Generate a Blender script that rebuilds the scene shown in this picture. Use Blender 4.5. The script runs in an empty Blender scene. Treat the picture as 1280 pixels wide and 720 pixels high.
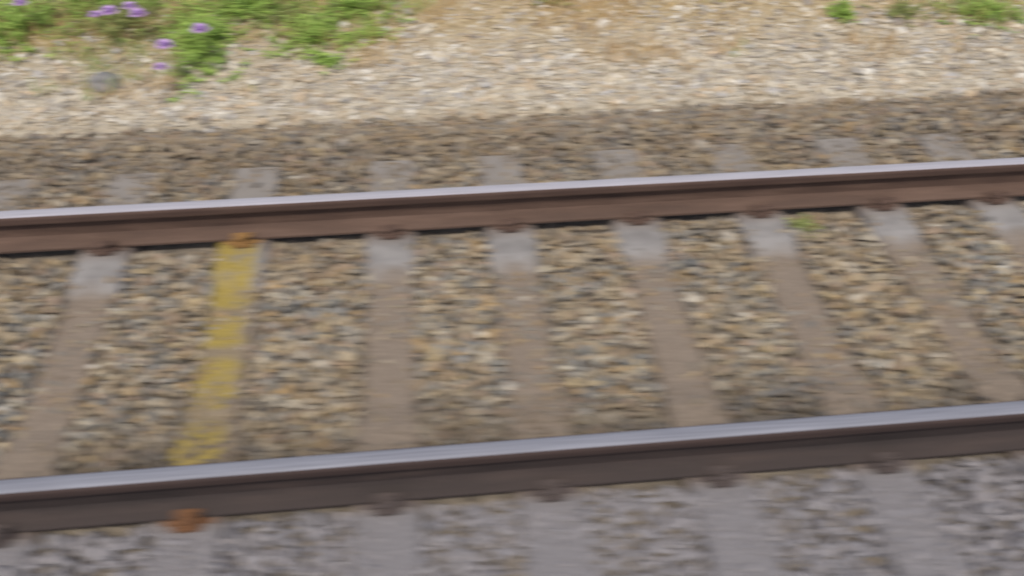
import bpy, bmesh, math, random
import numpy as np
from mathutils import Matrix, Vector, noise
random.seed(7); rng=np.random.default_rng(11)
scene=bpy.context.scene
scene.view_settings.view_transform='Standard'
scene.view_settings.look='None'
scene.view_settings.exposure=0
COL=scene.collection

# ------------------------------------------------------------------ layout (metres; z=0 is rail top)
NEAR=1.766; FAR=3.271; CEN=(NEAR+FAR)/2
OUR=CEN-4.35
XS=[-1.567,-0.93,-0.237,0.345,0.975,1.60,2.24,2.84]
SEAT_Z=-0.182
def smooth(t): t=min(1,max(0,t)); return t*t*(3-2*t)
EDGE=4.53
def gz(y):
    if y<4.02: return -0.225
    if y<EDGE+.06: return -0.225-0.19*smooth((y-4.02)/(EDGE-4.02-.02))+0.06*smooth((y-EDGE+.02)/0.08)
    if y<7.5: return -0.355+0.17*smooth((y-4.30)/3.2)
    return -0.185+0.25*smooth((y-7.5)/8)
gzv=np.vectorize(gz)

# ------------------------------------------------------------------ node helpers
def mat(name):
    m=bpy.data.materials.new(name); m.use_nodes=True
    nt=m.node_tree; b=nt.nodes['Principled BSDF']
    return m,nt,b
def N(nt,t,**k):
    n=nt.nodes.new(t)
    for a,v in k.items(): setattr(n,a,v)
    return n
def noise_n(nt,scale,detail=4,vec=None,rough=0.55):
    n=N(nt,'ShaderNodeTexNoise'); n.inputs['Scale'].default_value=scale; n.inputs['Detail'].default_value=detail
    n.inputs['Roughness'].default_value=rough
    if vec is not None: nt.links.new(vec,n.inputs['Vector'])
    return n.outputs['Fac']
def ramp(nt,fac,stops,interp='LINEAR'):
    r=N(nt,'ShaderNodeValToRGB'); cr=r.color_ramp; cr.interpolation=interp
    while len(cr.elements)>1: cr.elements.remove(cr.elements[-1])
    cr.elements[0].position=stops[0][0]; cr.elements[0].color=(*stops[0][1],1)
    for p,c in stops[1:]:
        e=cr.elements.new(p); e.color=(*c,1)
    nt.links.new(fac,r.inputs['Fac']); return r.outputs['Color']
def g(v): return (v,v,v)
def mix(nt,fac,a,b,mode='MIX'):
    m=N(nt,'ShaderNodeMix',data_type='RGBA',blend_type=mode)
    for s,v in ((0,fac),(6,a),(7,b)):
        if isinstance(v,(int,float)): m.inputs[s].default_value=v
        elif isinstance(v,tuple): m.inputs[s].default_value=(*v,1)
        else: nt.links.new(v,m.inputs[s])
    return m.outputs[2]
def math_n(nt,op,a,b=None):
    m=N(nt,'ShaderNodeMath',operation=op)
    for i,v in enumerate((a,b)):
        if v is None: continue
        if isinstance(v,(int,float)): m.inputs[i].default_value=v
        else: nt.links.new(v,m.inputs[i])
    return m.outputs[0]
def worldpos(nt):
    ge=N(nt,'ShaderNodeNewGeometry'); s=N(nt,'ShaderNodeSeparateXYZ')
    nt.links.new(ge.outputs['Position'],s.inputs[0]); return ge.outputs['Position'],s.outputs
def bump(nt,b,h,strength=0.4,dist=0.01):
    n=N(nt,'ShaderNodeBump'); n.inputs['Strength'].default_value=strength; n.inputs['Distance'].default_value=dist
    nt.links.new(h,n.inputs['Height']); nt.links.new(n.outputs[0],b.inputs['Normal'])
def maprange(nt,v,a,b_,c=0.0,d=1.0):
    m=N(nt,'ShaderNodeMapRange'); nt.links.new(v,m.inputs[0])
    for i,x in enumerate((a,b_,c,d)): m.inputs[i+1].default_value=x
    return m.outputs[0]

# ---- ballast stone
def stone_mat(name,pal,dusty,near_grey=True):
    m,nt,b=mat(name)
    pos,xyz=worldpos(nt)
    at=N(nt,'ShaderNodeAttribute',attribute_name='rnd')
    at2=N(nt,'ShaderNodeAttribute',attribute_name='dirt_shade')
    c=ramp(nt,at.outputs['Fac'],pal,'CONSTANT')
    fine=noise_n(nt,70,5,pos)
    c=mix(nt,0.6,c,ramp(nt,fine,[(0.25,g(0.6)),(0.5,g(1.0)),(0.8,g(1.3))]),'MULTIPLY')
    big=noise_n(nt,1.7,3,pos)
    f=maprange(nt,big,0.42,0.62,0.0,dusty)
    c=mix(nt,f,c,(0.31,0.225,0.125))
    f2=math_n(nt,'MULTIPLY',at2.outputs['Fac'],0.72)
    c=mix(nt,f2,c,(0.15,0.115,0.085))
    if near_grey:
        # grey tint outside the near rail; train-shadow edge painted dark just inside it
        f3=maprange(nt,xyz['Y'],1.80,1.66,0,0.90)
        c=mix(nt,f3,c,(0.215,0.205,0.218))
        shade_noise=noise_n(nt,1.1,2,pos)
        fo=math_n(nt,'MULTIPLY',maprange(nt,xyz['Y'],2.20,1.95,0,0.75),maprange(nt,xyz['Y'],1.72,1.8,0,1))
        fo=math_n(nt,'MULTIPLY',fo,maprange(nt,shade_noise,0.40,0.55,0.25,1))
        c=mix(nt,fo,c,(0.085,0.075,0.07))
    nt.links.new(c,b.inputs['Base Color']); b.inputs['Roughness'].default_value=0.88
    b.inputs['Specular IOR Level'].default_value=0.22
    bump(nt,b,fine,0.4,0.003)
    return m
PAL=[(0.0,(0.30,0.24,0.16)),(0.13,(0.18,0.18,0.17)),(0.24,(0.37,0.31,0.22)),(0.36,(0.235,0.18,0.125)),(0.46,(0.26,0.25,0.23)),
     (0.56,(0.34,0.235,0.12)),(0.62,(0.46,0.41,0.32)),(0.71,(0.125,0.13,0.13)),(0.78,(0.29,0.215,0.16)),(0.86,(0.21,0.205,0.185)),(0.93,(0.40,0.315,0.185)),(0.98,(0.54,0.50,0.43))]
PAL2=[(0.0,(0.49,0.425,0.325)),(0.18,(0.36,0.335,0.30)),(0.32,(0.58,0.525,0.425)),(0.5,(0.42,0.34,0.24)),(0.62,(0.66,0.625,0.555)),
      (0.74,(0.26,0.23,0.20)),(0.82,(0.50,0.39,0.27)),(0.92,(0.44,0.43,0.425))]
M_stone=stone_mat('ballast_stone',PAL,0.35)
M_cess=stone_mat('pale_gravel',PAL2,0.12,False)

# ---- ground
m,nt,b=mat('ground_soil'); M_ground=m
pos,xyz=worldpos(nt)
n1=noise_n(nt,25,6,pos); n2=noise_n(nt,1.3,4,pos); n3=noise_n(nt,120,3,pos)
vor=N(nt,'ShaderNodeTexVoronoi'); vor.inputs['Scale'].default_value=26; nt.links.new(pos,vor.inputs['Vector'])
vs=N(nt,'ShaderNodeSeparateColor'); nt.links.new(vor.outputs['Color'],vs.inputs[0])
cb=ramp(nt,vs.outputs[0],[(0,(0.12,0.10,0.08)),(0.4,(0.18,0.15,0.12)),(0.8,(0.25,0.21,0.165))])
cs=ramp(nt,n1,[(0.3,(0.33,0.275,0.20)),(0.5,(0.46,0.40,0.31)),(0.7,(0.56,0.51,0.42))])
cg=ramp(nt,n1,[(0.3,(0.24,0.18,0.09)),(0.5,(0.42,0.32,0.18)),(0.7,(0.52,0.42,0.27))])
yn=math_n(nt,'ADD',xyz['Y'],math_n(nt,'MULTIPLY',math_n(nt,'SUBTRACT',n2,0.5),0.6))
c=mix(nt,maprange(nt,xyz['Y'],EDGE-.04,EDGE+.04),cb,cs)
c=mix(nt,maprange(nt,yn,5.1,5.6),c,cg)
c=mix(nt,maprange(nt,yn,7.0,10.0),c,ramp(nt,n1,[(0.3,(0.05,0.08,0.02)),(0.7,(0.16,0.17,0.06))]))
nt.links.new(c,b.inputs['Base Color']); b.inputs['Roughness'].default_value=0.95
bump(nt,b,math_n(nt,'ADD',vor.outputs['Distance'],n3),0.8,0.02)

# ---- rail
def rustmat(name,cols,foot,footf):
    m,nt,b=mat(name)
    pos,xyz=worldpos(nt)
    mp=N(nt,'ShaderNodeMapping'); mp.inputs['Scale'].default_value=(1,6,9); nt.links.new(pos,mp.inputs['Vector'])
    na=noise_n(nt,2.2,5,mp.outputs[0]); nb=noise_n(nt,90,4,pos)
    c=ramp(nt,na,[(0.3,cols[0]),(0.5,cols[1]),(0.7,cols[2])])
    c=mix(nt,0.5,c,ramp(nt,nb,[(0.3,g(0.6)),(0.7,g(1.3))]),'MULTIPLY')
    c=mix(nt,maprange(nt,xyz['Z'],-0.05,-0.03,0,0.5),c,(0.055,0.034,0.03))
    c=mix(nt,maprange(nt,xyz['Z'],-0.12,-0.16,0,footf),c,foot)
    nt.links.new(c,b.inputs['Base Color']); b.inputs['Roughness'].default_value=0.85; b.inputs['Specular IOR Level'].default_value=0.2
    bump(nt,b,nb,0.35,0.002); return m
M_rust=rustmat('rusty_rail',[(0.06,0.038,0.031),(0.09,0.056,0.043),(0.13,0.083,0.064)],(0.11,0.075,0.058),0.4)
M_rust2=rustmat('shaded_rusty_rail',[(0.028,0.022,0.022),(0.040,0.030,0.029),(0.060,0.043,0.039)],(0.05,0.040,0.037),0.6)  # train shade on the near rail, painted in as a darker rust
def steelmat(name,a,bb):
    m,nt,b=mat(name)
    pos,xyz=worldpos(nt)
    mp=N(nt,'ShaderNodeMapping'); mp.inputs['Scale'].default_value=(1,40,1); nt.links.new(pos,mp.inputs['Vector'])
    na=noise_n(nt,3.0,5,mp.outputs[0])
    nt.links.new(ramp(nt,na,[(0.3,a),(0.7,bb)]),b.inputs['Base Color'])
    b.inputs['Metallic'].default_value=0.35; b.inputs['Roughness'].default_value=0.6; b.inputs['Specular IOR Level'].default_value=0.3
    return m
M_steel=steelmat('polished_steel',(0.36,0.34,0.36),(0.50,0.475,0.51))
M_steel2=steelmat('shaded_steel',(0.20,0.20,0.225),(0.30,0.30,0.335))  # darker bluish copy of the rail-top steel, shade painted in

# ---- sleepers
def sleeper_mat(name,yellow):
    m,nt,b=mat(name); pos,xyz=worldpos(nt)
    tc=N(nt,'ShaderNodeTexCoord'); s=N(nt,'ShaderNodeSeparateXYZ'); nt.links.new(tc.outputs['Object'],s.inputs[0])
    na=noise_n(nt,9,5,pos); nb=noise_n(nt,80,4,pos)
    c=ramp(nt,na,[(0.3,(0.16,0.15,0.145)),(0.6,(0.25,0.236,0.226))])
    d=math_n(nt,'ADD',s.outputs['Y'],math_n(nt,'MULTIPLY',math_n(nt,'SUBTRACT',na,0.5),0.22))
    f=maprange(nt,d,0.47,0.34,0,0.88)
    c=mix(nt,f,c,ramp(nt,nb,[(0.3,(0.13,0.10,0.075)),(0.7,(0.25,0.195,0.145))]))
    f=maprange(nt,s.outputs['Y'],0.85,0.95,0,0.6)
    c=mix(nt,f,c,(0.215,0.188,0.16))
    e=math_n(nt,'ABSOLUTE',math_n(nt,'SUBTRACT',math_n(nt,'ABSOLUTE',s.outputs['Y']),0.7525))
    f=maprange(nt,e,0.17,0.08,0,0.6); c=mix(nt,f,c,(0.13,0.088,0.068))
    f=maprange(nt,s.outputs['Y'],-0.80,-0.88,0,0.9); c=mix(nt,f,c,ramp(nt,nb,[(0.3,(0.15,0.143,0.150)),(0.7,(0.20,0.192,0.202))]))
    if yellow:
        yc=ramp(nt,nb,[(0.3,(0.21,0.155,0.04)),(0.65,(0.33,0.25,0.07))])
        dy_=math_n(nt,'ADD',s.outputs['Y'],math_n(nt,'MULTIPLY',math_n(nt,'SUBTRACT',na,0.5),0.12))
        dy_=math_n(nt,'DIVIDE',math_n(nt,'ADD',dy_,0.8),1.6)
        def q(v): return (v+0.8)/1.6
        st=[(0,g(0))]
        for a,b2,bt in ((-.63,-.40,.3),(-.31,-.05,.25),(.02,.19,.35),(.26,.74,.5)):
            st+=[(q(a)-.015,g(bt*.5)),(q(a)+.015,g(1)),(q(b2)-.015,g(1)),(q(b2)+.015,g(bt))]
        st[-1]=(q(.77),g(0))
        f=ramp(nt,dy_,st)
        nn=noise_n(nt,9,4,pos,.65); f=math_n(nt,'MULTIPLY',f,maprange(nt,nn,0.36,0.48,0.3,1))
        xe=math_n(nt,'ADD',s.outputs['X'],math_n(nt,'MULTIPLY',math_n(nt,'SUBTRACT',na,0.5),0.16))
        f=math_n(nt,'MULTIPLY',f,maprange(nt,xe,0.085,0.05))
        c=mix(nt,f,c,yc)
    nt.links.new(c,b.inputs['Base Color']); b.inputs['Roughness'].default_value=0.92; b.inputs['Specular IOR Level'].default_value=0.2
    bump(nt,b,nb,0.6,0.003); return m
M_conc=sleeper_mat('sleeper_concrete',False); M_yel=sleeper_mat('yellow_painted_concrete',True)
def clipmat(name,a,c_,near):
    m,nt,b=mat(name); pos,xyz=worldpos(nt); na=noise_n(nt,60,4,pos)
    c=ramp(nt,na,[(0.3,a),(0.7,c_)])
    c=mix(nt,maprange(nt,xyz['Y'],1.9,1.8,0,0.85),c,near)   # darker outside the near rail
    nt.links.new(c,b.inputs['Base Color']); b.inputs['Roughness'].default_value=0.9; b.inputs['Specular IOR Level'].default_value=.2; return m
M_clip=clipmat('rusty_fastening',(0.065,0.042,0.035),(0.13,0.083,0.064),(0.075,0.062,0.06))
M_clipo=clipmat('orange_rust_fastening',(0.16,0.085,0.035),(0.29,0.165,0.06),(0.13,0.062,0.035))

def leafmat(name,c1,c2,trans=0.35):
    m,nt,b=mat(name)
    at=N(nt,'ShaderNodeAttribute',attribute_name='rnd')
    c=ramp(nt,at.outputs['Fac'],[(0,c1),(1,c2)])
    nt.links.new(c,b.inputs['Base Color']); b.inputs['Roughness'].default_value=0.6
    tr=N(nt,'ShaderNodeBsdfTranslucent'); nt.links.new(c,tr.inputs[0])
    ms=N(nt,'ShaderNodeMixShader'); ms.inputs[0].default_value=trans
    nt.links.new(b.outputs[0],ms.inputs[1]); nt.links.new(tr.outputs[0],ms.inputs[2])
    nt.links.new(ms.outputs[0],nt.nodes['Material Output'].inputs['Surface']); return m
M_leaf=leafmat('green_leaf',(0.18,0.32,0.05),(0.48,0.64,0.15))
M_dkleaf=leafmat('olive_leaf',(0.16,0.21,0.06),(0.40,0.43,0.15))
M_straw=leafmat('dry_grass_straw',(0.46,0.27,0.10),(0.76,0.57,0.28),0.3)
M_flower=leafmat('purple_petal',(0.56,0.34,0.68),(0.76,0.56,0.86),0.35)

# ------------------------------------------------------------------ mesh helpers
def obj_from(name,verts,faces,mats,midx=None,parent=None,flat=True,attrs=None):
    me=bpy.data.meshes.new(name+'_mesh'); me.from_pydata(verts,[],faces)
    for mm in mats: me.materials.append(mm)
    if midx is not None: me.polygons.foreach_set('material_index',midx)
    if attrs:
        for k,v in attrs.items():
            a=me.attributes.new(k,'FLOAT','POINT'); a.data.foreach_set('value',np.asarray(v,dtype=np.float32))
    if flat: me.shade_flat()
    me.update(); o=bpy.data.objects.new(name,me); COL.objects.link(o)
    if parent: o.parent=parent
    return o
def fixnorm(me):
    bm=bmesh.new(); bm.from_mesh(me); bmesh.ops.recalc_face_normals(bm,faces=bm.faces); bm.to_mesh(me); bm.free()

# ------------------------------------------------------------------ ground sheet
ys=[-400,-100,-30,-10,-6]+list(np.arange(-5,3.81,0.1))+list(np.arange(3.85,4.8,0.04))+list(np.arange(4.85,8.01,0.1))+list(np.arange(8.5,16.1,0.5))+[20,40,100,400]
xs=[-400,-100,-30,-12]+list(np.arange(-8,9.01,0.25))+[14,30,100,400]
def hum(x,y): return 0.03*noise.noise(Vector((x*.8,y*.8,3)))*smooth((y-4.55)/.4)
V=[];F=[]
for y in ys:
    for x in xs:
        V.append((x,y,gz(y)-0.012+0.012*noise.noise(Vector((x*2.1,y*2.1,0)))+hum(x,y)))
nx=len(xs)
for j in range(len(ys)-1):
    for i in range(nx-1):
        a=j*nx+i; F.append((a,a+1,a+nx+1,a+nx))
obj_from('ground',V,F,[M_ground],flat=False)

# ------------------------------------------------------------------ stones
def make_variants(n,seed):
    out=[]; r=random.Random(seed)
    for k in range(n):
        bm=bmesh.new()
        for i in range(r.randint(9,13)):
            v=Vector((r.gauss(0,1),r.gauss(0,1),r.gauss(0,1))).normalized()*r.uniform(0.8,1.1)
            bm.verts.new(v)
        bmesh.ops.convex_hull(bm,input=bm.verts)
        loose=[v for v in bm.verts if not v.link_faces]
        bmesh.ops.delete(bm,geom=loose,context='VERTS')
        bmesh.ops.triangulate(bm,faces=bm.faces); bm.verts.ensure_lookup_table(); bm.verts.index_update()
        out.append((np.array([v.co[:] for v in bm.verts]),np.array([[v.index for v in f.verts] for f in bm.faces])))
        bm.free()
    return out
VARS=make_variants(16,3)
def build_stones(name,P,S,material,dirt_shade):
    n=len(P); var=rng.integers(0,len(VARS),n)
    a=rng.uniform(0,2*np.pi,n); tx=rng.normal(0,0.35,n); ty=rng.normal(0,0.35,n)
    ca,sa=np.cos(a),np.sin(a); cx,sx=np.cos(tx),np.sin(tx); cy,sy=np.cos(ty),np.sin(ty)
    Z=np.zeros(n);O=np.ones(n)
    Rz=np.array([[ca,-sa,Z],[sa,ca,Z],[Z,Z,O]]).transpose(2,0,1)
    Rx=np.array([[O,Z,Z],[Z,cx,-sx],[Z,sx,cx]]).transpose(2,0,1)
    Ry=np.array([[cy,Z,sy],[Z,O,Z],[-sy,Z,cy]]).transpose(2,0,1)
    R=Rx@Ry@Rz
    rv=rng.uniform(0,1,n)
    AV=[];AF=[];AR=[];AD=[];off=0
    for k,(v,f) in enumerate(VARS):
        idx=np.where(var==k)[0]
        if len(idx)==0: continue
        loc=v[None]*S[idx][:,None,:]
        w=np.einsum('nij,nvj->nvi',R[idx],loc)+P[idx][:,None,:]
        AV.append(w.reshape(-1,3))
        ff=f[None]+(np.arange(len(idx))*len(v))[:,None,None]+off
        AF.append(ff.reshape(-1,3)); off+=len(idx)*len(v)
        AR.append(np.repeat(rv[idx],len(v))); AD.append(np.repeat(dirt_shade[idx],len(v)))
    AV=np.concatenate(AV);AF=np.concatenate(AF)
    me=bpy.data.meshes.new(name+'_mesh')
    me.vertices.add(len(AV)); me.vertices.foreach_set('co',AV.astype(np.float32).ravel())
    me.loops.add(AF.size); me.loops.foreach_set('vertex_index',AF.astype(np.int32).ravel())
    me.polygons.add(len(AF)); me.polygons.foreach_set('loop_start',np.arange(0,AF.size,3,dtype=np.int32))
    for nm,arr in (('rnd',AR),('dirt_shade',AD)):
        at=me.attributes.new(nm,'FLOAT','POINT'); at.data.foreach_set('value',np.concatenate(arr).astype(np.float32))
    me.materials.append(material); me.update(calc_edges=True); me.validate(); me.shade_flat()
    o=bpy.data.objects.new(name,me); COL.objects.link(o); print(name,n,'stones',len(AF),'tris'); return o

ALLX=list(XS)
x=XS[0]
while x>-60: x-=0.63; ALLX.insert(0,x)
x=XS[-1]
while x<60: x+=0.63; ALLX.append(x)
AX=np.array(ALLX)

def scatter(x0,x1,y0,y1,sp):
    gx,gy=np.meshgrid(np.arange(x0,x1,sp),np.arange(y0,y1,sp))
    n=gx.size
    return gx.ravel()+rng.uniform(-.6,.6,n)*sp, gy.ravel()+rng.uniform(-.6,.6,n)*sp
def topz(dy):
    return np.where(dy>0.48,SEAT_Z,np.where(dy<0.36,SEAT_Z-0.022,SEAT_Z-0.022+0.022*(dy-0.36)/0.12))
X1,Y1=scatter(-5.2,6.6,0.55,EDGE,0.0315)
X2,Y2=scatter(-5.2,6.6,0.55,EDGE-.05,0.055)
X=np.concatenate([X1,X2]);Y=np.concatenate([Y1,Y2]); lay=np.concatenate([np.zeros(len(X1)),np.ones(len(X2))])
dx=np.abs(X[:,None]-AX[None,:]).min(1); sy_=Y-CEN; dy=np.abs(sy_)
on=(dx<0.122)&(dy<1.30)
r=rng.uniform(0,1,len(X))
lowf=np.array([noise.noise(Vector((a*1.5,b*1.5,9))) for a,b in zip(X,Y)])
midf=np.array([noise.noise(Vector((a*5,b*5,2))) for a,b in zip(X,Y)])
edge=np.clip((dx-0.06)/0.05,0,1)
pm=np.clip(0.42+0.8*lowf+0.8*midf+0.45*edge,0.08,0.97)
pend=np.clip(0.45+0.8*lowf+0.6*midf+0.3*edge,0.1,0.95)
keep=~on|((sy_<0.36)&(sy_>-0.60)&(r<pm*0.85))|((sy_>=0.36)&(sy_<0.60)&(r<0.35*edge+.02))|((sy_>=0.93)&(r<pend))|((sy_<=-0.85)&(r<pend+.1))
rail=(np.abs(Y-NEAR)<0.085)|(np.abs(Y-FAR)<0.085)
keep&=~rail
keep&=~((np.abs(Y-NEAR)<0.15)|(np.abs(Y-FAR)<0.15))|(dx>0.13)
X,Y,lay,on,dx,dy,lowf=[a[keep] for a in (X,Y,lay,on,dx,dy,lowf)]
n=len(X)
base=rng.lognormal(math.log(0.0205),0.26,n); base=np.clip(base,0.011,0.038); base[on]*=0.70
S=np.stack([base*rng.uniform(.95,1.5,n),base*rng.uniform(.75,1.1,n),base*rng.uniform(.6,.95,n)],1)
S[on,2]*=0.7
Zp=gzv(Y)+0.016+lay*0.014+0.016*lowf+rng.uniform(-.010,.010,n)
Zp-=0.012*np.exp(-((np.minimum(abs(Y-NEAR),abs(Y-FAR)))/0.12)**2)
Zp=np.where(on,topz(dy)+S[:,2]*0.45,Zp)
dr=np.minimum(abs(Y-NEAR),abs(Y-FAR))
dirt_shade=np.clip(0.95*np.exp(-dr/0.17)+0.25*rng.uniform(0,1,n)+0.25*on+0.50*np.clip((Y-3.4)/.4,0,1),0,1)  # rail dirt and random grime, plus painted shade strip beyond the far rail
build_stones('ballast',np.stack([X,Y,Zp],1),S,M_stone,dirt_shade)

X,Y=scatter(-5.5,7.0,EDGE,6.9,0.028)
n=len(X); r=rng.uniform(0,1,n)
pk=np.where(Y>5.2,np.clip(1-(Y-5.2)/1.0,0.10,1)*0.7,0.85)
k=r<pk; X=X[k];Y=Y[k]; n=len(X)
base=np.clip(rng.lognormal(math.log(0.0158),0.42,n),0.006,0.052)
S=np.stack([base*rng.uniform(.95,1.5,n),base*rng.uniform(.75,1.1,n),base*rng.uniform(.5,.8,n)],1)
Zp=gzv(Y)-0.008+np.array([hum(a,b) for a,b in zip(X,Y)])+rng.uniform(-.004,.008,n)
build_stones('gravel',np.stack([X,Y,Zp],1),S,M_cess,0.35*rng.uniform(0,1,n)**3)

# dark rock on the verge
bm=bmesh.new(); bmesh.ops.create_icosphere(bm,subdivisions=3,radius=0.085)
for v in bm.verts:
    d=1+0.5*noise.noise(v.co*11)+0.15*noise.noise(v.co*45); v.co=Vector((v.co.x*1.15*d,v.co.y*0.9*d,v.co.z*0.75*d))
me=bpy.data.meshes.new('rock'); bm.to_mesh(me); bm.free(); me.shade_flat()
m,nt,b=mat('dark_rock'); pos,_=worldpos(nt); nn=noise_n(nt,30,5,pos)
nt.links.new(ramp(nt,nn,[(0.3,(0.11,0.11,0.115)),(0.7,(0.24,0.23,0.22))]),b.inputs['Base Color']); b.inputs['Roughness'].default_value=.9
me.materials.append(m); o=bpy.data.objects.new('rock',me); o.location=(-2.04,5.0,gz(5.0)+0.02); COL.objects.link(o)

# ------------------------------------------------------------------ rails
half=[(0.0,-0.172),(0.075,-0.172),(0.075,-0.161),(0.045,-0.153),(0.020,-0.143),(0.0105,-0.130),(0.0085,-0.10),(0.0095,-0.060),(0.020,-0.050),
      (0.0345,-0.043),(0.0360,-0.036),(0.0360,-0.014),(0.0335,-0.007),(0.0280,-0.0028),(0.016,-0.0006),(0.0,0.0)]
prof=half+[(-y,z) for y,z in half[-2:0:-1]]
def rail(name,yc,mats,x0=-120,x1=120):
    V=[];F=[];mi=[]; L=[x0,-30,-8]+list(np.arange(-6,8,0.5))+[8,30,x1]; k=len(prof)
    for x in L:
        w=0.0015*noise.noise(Vector((x*.7,yc,0)))
        for y,z in prof: V.append((x,yc+y+w,z))
    for i in range(len(L)-1):
        for j in range(k):
            j2=(j+1)%k; F.append((i*k+j,(i+1)*k+j,(i+1)*k+j2,i*k+j2))
            za=(prof[j][1]+prof[j2][1])/2; mi.append(1 if za>-0.0040 else 0)
    o=obj_from(name,V,F,mats,mi,flat=False); fixnorm(o.data); return o
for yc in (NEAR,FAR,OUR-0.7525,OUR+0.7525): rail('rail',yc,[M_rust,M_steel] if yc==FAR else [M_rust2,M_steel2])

# ------------------------------------------------------------------ sleepers with fastenings
def tube(pts,r,seg=8):
    V=[];F=[]; n=len(pts)
    for i,p in enumerate(pts):
        t=(pts[min(i+1,n-1)]-pts[max(i-1,0)]).normalized(); u=t.cross(Vector((0,0.3,1))).normalized(); w=t.cross(u)
        for s in range(seg):
            a=2*math.pi*s/seg; V.append(tuple(p+(u*math.cos(a)+w*math.sin(a))*r))
    for i in range(n-1):
        for s in range(seg): F.append((i*seg+s,i*seg+(s+1)%seg,(i+1)*seg+(s+1)%seg,(i+1)*seg+s))
    F.append(tuple(range(seg))[::-1]); F.append(tuple((n-1)*seg+s for s in range(seg))); return V,F
def box_bev(cx,cy,cz,sx,sy,sz,bev):
    bm=bmesh.new(); bmesh.ops.create_cube(bm,size=1)
    for v in bm.verts: v.co=Vector((cx+v.co.x*sx,cy+v.co.y*sy,cz+v.co.z*sz))
    bmesh.ops.bevel(bm,geom=bm.edges[:],offset=bev,segments=2,affect='EDGES')
    bm.verts.index_update(); V=[tuple(v.co) for v in bm.verts]; F=[tuple(v.index for v in f.verts) for f in bm.faces]; bm.free(); return V,F
def sleeper_geo():
    V=[];F=[]
    stn=[-1.30,-1.285,-0.95,-0.60,-0.48,-0.36,0,0.36,0.48,0.60,0.95,1.285,1.30]
    for y in stn:
        t=float(topz(np.array(abs(y)))); e=0.02 if abs(y)>1.29 else 0; w=0.115 if abs(y)>0.45 else 0.100
        if abs(y)>1.29: t-=0.015
        for px,pz in ((-w-0.03+e,-0.40),(-w-0.004,t-0.012),(-w+0.012,t),(w-0.012,t),(w+0.004,t-0.012),(w+0.03-e,-0.40)): V.append((px,y,pz))
    k=6
    for i in range(len(stn)-1):
        for j in range(k-1): F.append((i*k+j,(i)*k+j+1,(i+1)*k+j+1,(i+1)*k+j))
    F.append(tuple(range(k))); F.append(tuple((len(stn)-1)*k+j for j in range(k))[::-1])
    return V,F
def clip_geo():
    V=[];F=[]
    def add(p):
        o=len(V); V.extend(p[0]); F.extend([tuple(i+o for i in f) for f in p[1]])
    for rc in (-0.7525,0.7525):
        add(box_bev(0,rc,SEAT_Z+0.005,0.17,0.19,0.008,0.002))
        for s in (-1,1):
            yb=rc+s*0.105
            add(box_bev(0,yb,SEAT_Z+0.016,0.10,0.045,0.028,0.006))
            add(box_bev(0,rc+s*0.066,SEAT_Z+0.033,0.085,0.028,0.016,0.004))
            pts=[]
            for i in range(25):
                a=i/24*math.pi*2.2-0.5
                pts.append(Vector((0.042*math.cos(a)*(1-0.012*i),yb+s*(0.018*math.sin(a)-0.008),SEAT_Z+0.046+0.014*math.sin(a*1.0+1))))
            add(tube(pts,0.0075))
            bm=bmesh.new(); bmesh.ops.create_cone(bm,cap_ends=True,segments=6,radius1=0.017,radius2=0.016,depth=0.02,matrix=Matrix.Translation((0,yb,SEAT_Z+0.040)))
            bm.verts.index_update(); add(([tuple(v.co) for v in bm.verts],[tuple(v.index for v in f.verts) for f in bm.faces])); bm.free()
    return V,F
SV,SF=sleeper_geo(); CV,CF=clip_geo()
cache={}
for i,xp in enumerate([a for a in ALLX if -6<a<8]):
    yel=abs(xp+0.93)<0.01
    if yel not in cache:
        so=obj_from('railway_sleeper',SV,SF,[M_yel if yel else M_conc]); fixnorm(so.data)
        co=obj_from('rail_fastening',CV,CF,[M_clipo if yel else M_clip],parent=so); fixnorm(co.data)
        cache[yel]=(so.data,co.data)
    else:
        so=bpy.data.objects.new('railway_sleeper',cache[yel][0]); COL.objects.link(so)
        co=bpy.data.objects.new('rail_fastening',cache[yel][1]); COL.objects.link(co); co.parent=so
    so.location=(xp,CEN,0); so.rotation_euler[2]=0.0 if yel else random.uniform(-.006,.006)
V=[];F=[];mi=[]
def put(x,yc):
    for (vv,ff,mm) in ((SV,SF,0),(CV,CF,1)):
        o=len(V); V.extend([(a+x,b+yc,c) for a,b,c in vv]); F.extend([tuple(q+o for q in f) for f in ff]); mi.extend([mm]*len(ff))
for xp in ALLX:
    if not -6<xp<8 and abs(xp)<40: put(xp,0)
o=obj_from('sleeper_row',V,F,[M_conc,M_clip],mi); fixnorm(o.data); o.location=(0,CEN,0)
V=[];F=[];mi=[]
for xp in ALLX:
    if abs(xp)<40: put(xp+0.2,0)
o=obj_from('sleeper_row',V,F,[M_conc,M_clip],mi); fixnorm(o.data); o.location=(0,OUR,0)

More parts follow.
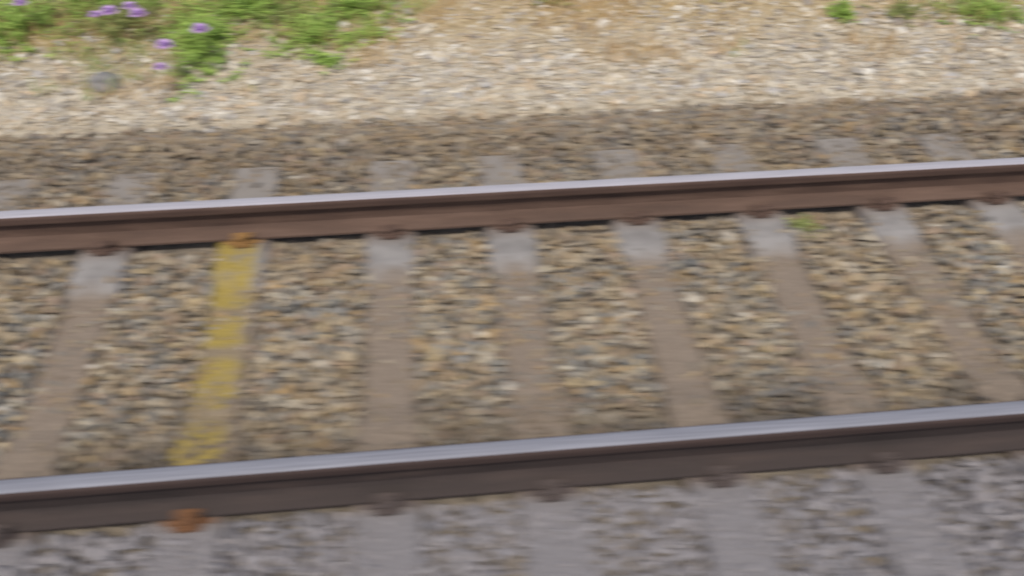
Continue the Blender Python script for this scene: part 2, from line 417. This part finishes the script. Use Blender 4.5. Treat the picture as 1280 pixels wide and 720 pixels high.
# ------------------------------------------------------------------ plants
def strips(name,blades,material,parent=None):
    V=[];F=[];R=[]
    for (b,d,h,w,ang,rv) in blades:
        side=Vector((math.cos(ang),math.sin(ang),0)); o=len(V)
        for i in range(4):
            t=i/3; p=b+Vector((d.x*t*t,d.y*t*t,h*(t-0.25*t*t*d.length/max(h,.01))))
            ww=w*(1-t)**0.7*0.5
            V.append(tuple(p-side*ww)); V.append(tuple(p+side*ww)); R+= [rv,rv]
        for i in range(3): F.append((o+2*i,o+2*i+1,o+2*i+3,o+2*i+2))
    return obj_from(name,V,F,[material],attrs={'rnd':R},parent=parent,flat=False)
def gpos(x,y): return Vector((x,y,gz(y)-0.012+hum(x,y)))
bl=[];gl=[]
for _ in range(42000):
    x=random.uniform(-5,7); y=random.uniform(4.8,7.4)
    q=noise.noise(Vector((x*1.3,y*1.9,5)))+0.6*noise.noise(Vector((x*4,y*5,1)))
    if q<0.28-0.45*(y-4.9) : continue
    a=random.uniform(0,6.28); h=random.uniform(.04,.16)
    gr=noise.noise(Vector((x*1.1,y*1.6,15)))
    t=(gpos(x,y),Vector((math.cos(a),math.sin(a),0))*random.uniform(.02,.10),h,random.uniform(.0035,.008),random.uniform(0,6.28),random.random())
    (gl if (gr>0.15-0.12*(x<-.5) and random.random()<.6) else bl).append(t)
strips('dry_grass',bl,M_straw); strips('green_grass',gl,M_leaf)
print('straw',len(bl),len(gl))
def leaf(V,F,R,p,d,ln,w,rv):
    d=d.normalized(); s=d.cross(Vector((0,0,1)))
    s=s.normalized() if s.length>.01 else Vector((1,0,0)); u=s.cross(d)
    o=len(V)
    for q in (p,p+d*ln*.45+s*w*.5+u*.004,p+d*ln*.5-u*w*.12,p+d*ln*.45-s*w*.5+u*.004,p+d*ln-u*ln*.15): V.append(tuple(q)); R.append(rv)
    F.append((o,o+1,o+2)); F.append((o,o+2,o+3)); F.append((o+1,o+4,o+2)); F.append((o+2,o+4,o+3))
def plant(name,cx,cy,rx,ry,h,stems,material,lsz=0.035,flowers=()):
    V=[];F=[];R=[]
    e=bpy.data.objects.new(name,None); COL.objects.link(e)
    SVt=[];SFt=[]
    for _ in range(stems):
        a=random.uniform(0,6.28); rr=min(1.5,abs(random.gauss(0,.62))); b=gpos(cx+rx*rr*math.cos(a),cy+ry*rr*math.sin(a))
        hh=h*random.uniform(.3,1.1)*max(.25,1-.5*rr); out=Vector((math.cos(a),math.sin(a),0))*random.uniform(.02,.35)*rx
        st=random.random()
        pts=[b+out*(t*t)+Vector((0,0,hh*t)) for t in (0,.33,.66,1)]
        v,f=tube(pts,.0016,3); o=len(SVt); SVt+=v; SFt+=[tuple(i+o for i in q) for q in f]
        nl=random.randint(6,11)
        for i in range(nl):
            t=(i+.5)/nl; p=b+out*(t*t)+Vector((0,0,hh*t)); aa=random.uniform(0,6.28)
            leaf(V,F,R,p,Vector((math.cos(aa),math.sin(aa),random.uniform(.0,.7))),lsz*random.uniform(.6,1.3),lsz*random.uniform(.25,.5),min(1,max(0,st*.6+t*.3+random.uniform(-.1,.2))))
    obj_from('leaves',V,F,[material],attrs={'rnd':R},parent=e,flat=False)
    fV=[];fF=[];fR=[]
    for (fx,fy,fz,rad) in flowers:
        c=Vector((fx,fy,fz)); b=gpos(fx+random.uniform(-.05,.05),fy+random.uniform(0,.1))
        pts=[b.lerp(c,t)+Vector((0.015*math.sin(t*3),0,0)) for t in (0,.33,.66,1)]
        v,f=tube(pts,.002,4); o=len(SVt); SVt+=v; SFt+=[tuple(i+o for i in q) for q in f]
        for ring,(n,el,l) in enumerate(((16,.25,1),(14,.75,.85),(9,1.2,.6))):
            for i in range(n):
                a=i/n*6.28+ring*.2+random.uniform(-.1,.1)
                leaf(fV,fF,fR,c+Vector((0,0,.004*ring)),Vector((math.cos(a)*math.cos(el),math.sin(a)*math.cos(el),math.sin(el))),rad*l*random.uniform(.85,1.1),rad*.5,random.random())
    obj_from('stems',SVt,SFt,[M_dkleaf],attrs={'rnd':[.6]*len(SVt)},parent=e)
    if fV: obj_from('flower_heads',fV,fF,[M_flower],attrs={'rnd':fR},parent=e,flat=False)
    return e
plant('wildflower_plant',-1.50,5.42,.22,.42,.20,240,M_leaf,.045,
   flowers=[(-1.41,5.13,-.05,.060),(-1.59,4.94,-.05,.058),(-1.62,4.84,-.14,.042)])
plant('wildflower_plant',-2.05,5.75,.40,.28,.15,150,M_dkleaf,.04,
   flowers=[(-2.03,5.43,-.05,.06),(-1.84,5.38,-.05,.058),(-2.10,5.37,-.04,.04),(-1.90,5.45,-.03,.05),(-2.63,5.6,-.05,.05)])
plant('weed',-1.25,5.90,.50,.34,.18,260,M_leaf,.04)
plant('weed',-2.75,5.75,.50,.38,.18,230,M_leaf,.04)
plant('weed',-2.2,6.05,.6,.34,.16,200,M_leaf,.04)
plant('weed',-.78,5.48,.28,.28,.14,170,M_leaf,.038)
plant('weed',-.95,5.70,.28,.25,.10,90,M_dkleaf,.038)
plant('weed',-.38,5.46,.16,.08,.07,44,M_leaf,.035)
plant('weed',-.50,5.85,.36,.28,.14,160,M_leaf,.035)
plant('weed',-.66,5.18,.10,.06,.07,32,M_leaf,.035)
plant('weed',2.98,5.52,.08,.11,.12,50,M_leaf,.035)
plant('weed',3.45,5.50,.18,.14,.09,44,M_dkleaf,.035)
plant('weed',4.05,5.45,.32,.24,.12,120,M_leaf,.035)
plant('weed',.9,5.85,.25,.12,.06,30,M_dkleaf,.03)
plant('weed',1.79,3.09,.095,.035,.08,50,M_dkleaf,.036)

# ------------------------------------------------------------------ light
EL=60; ROT=192.0
w=bpy.data.worlds.new('World'); scene.world=w; w.use_nodes=True; nt=w.node_tree
sky=nt.nodes.new('ShaderNodeTexSky'); sky.sky_type='NISHITA'; sky.sun_disc=False
sky.sun_elevation=math.radians(EL); sky.sun_rotation=math.radians(ROT); sky.air_density=1.0; sky.dust_density=3.0
bg=nt.nodes['Background']; nt.links.new(sky.outputs[0],bg.inputs[0]); bg.inputs[1].default_value=0.145
sl=bpy.data.lights.new('sun','SUN'); sl.energy=2.95; sl.angle=math.radians(0.6); sl.color=(1,.94,.82)
so=bpy.data.objects.new('sun',sl); COL.objects.link(so)
e=math.radians(EL); r_=math.radians(ROT)
d=Vector((math.sin(r_)*math.cos(e),math.cos(r_)*math.cos(e),math.sin(e)))
so.rotation_euler=d.to_track_quat('Z','Y').to_euler(); so.location=(0,-5,12)

# ------------------------------------------------------------------ camera
cam=bpy.data.cameras.new('camera'); co=bpy.data.objects.new('camera',cam); COL.objects.link(co)
cam.sensor_width=36; cam.lens=29.81; cam.clip_start=0.02; cam.clip_end=2000
ax=Vector((0.9947,-0.1019,0.0108)).normalized(); az=Vector((-0.0814,-0.7201,0.6889)); az=(az-ax*az.dot(ax)).normalized(); ay=az.cross(ax)
co.matrix_world=Matrix(((ax.x,ay.x,az.x,0),(ax.y,ay.y,az.y,0),(ax.z,ay.z,az.z,2.46),(0,0,0,1)))
cam.dof.use_dof=True; cam.dof.focus_distance=500; cam.dof.aperture_fstop=4.8; cam.dof.aperture_ratio=0.074
scene.camera=co
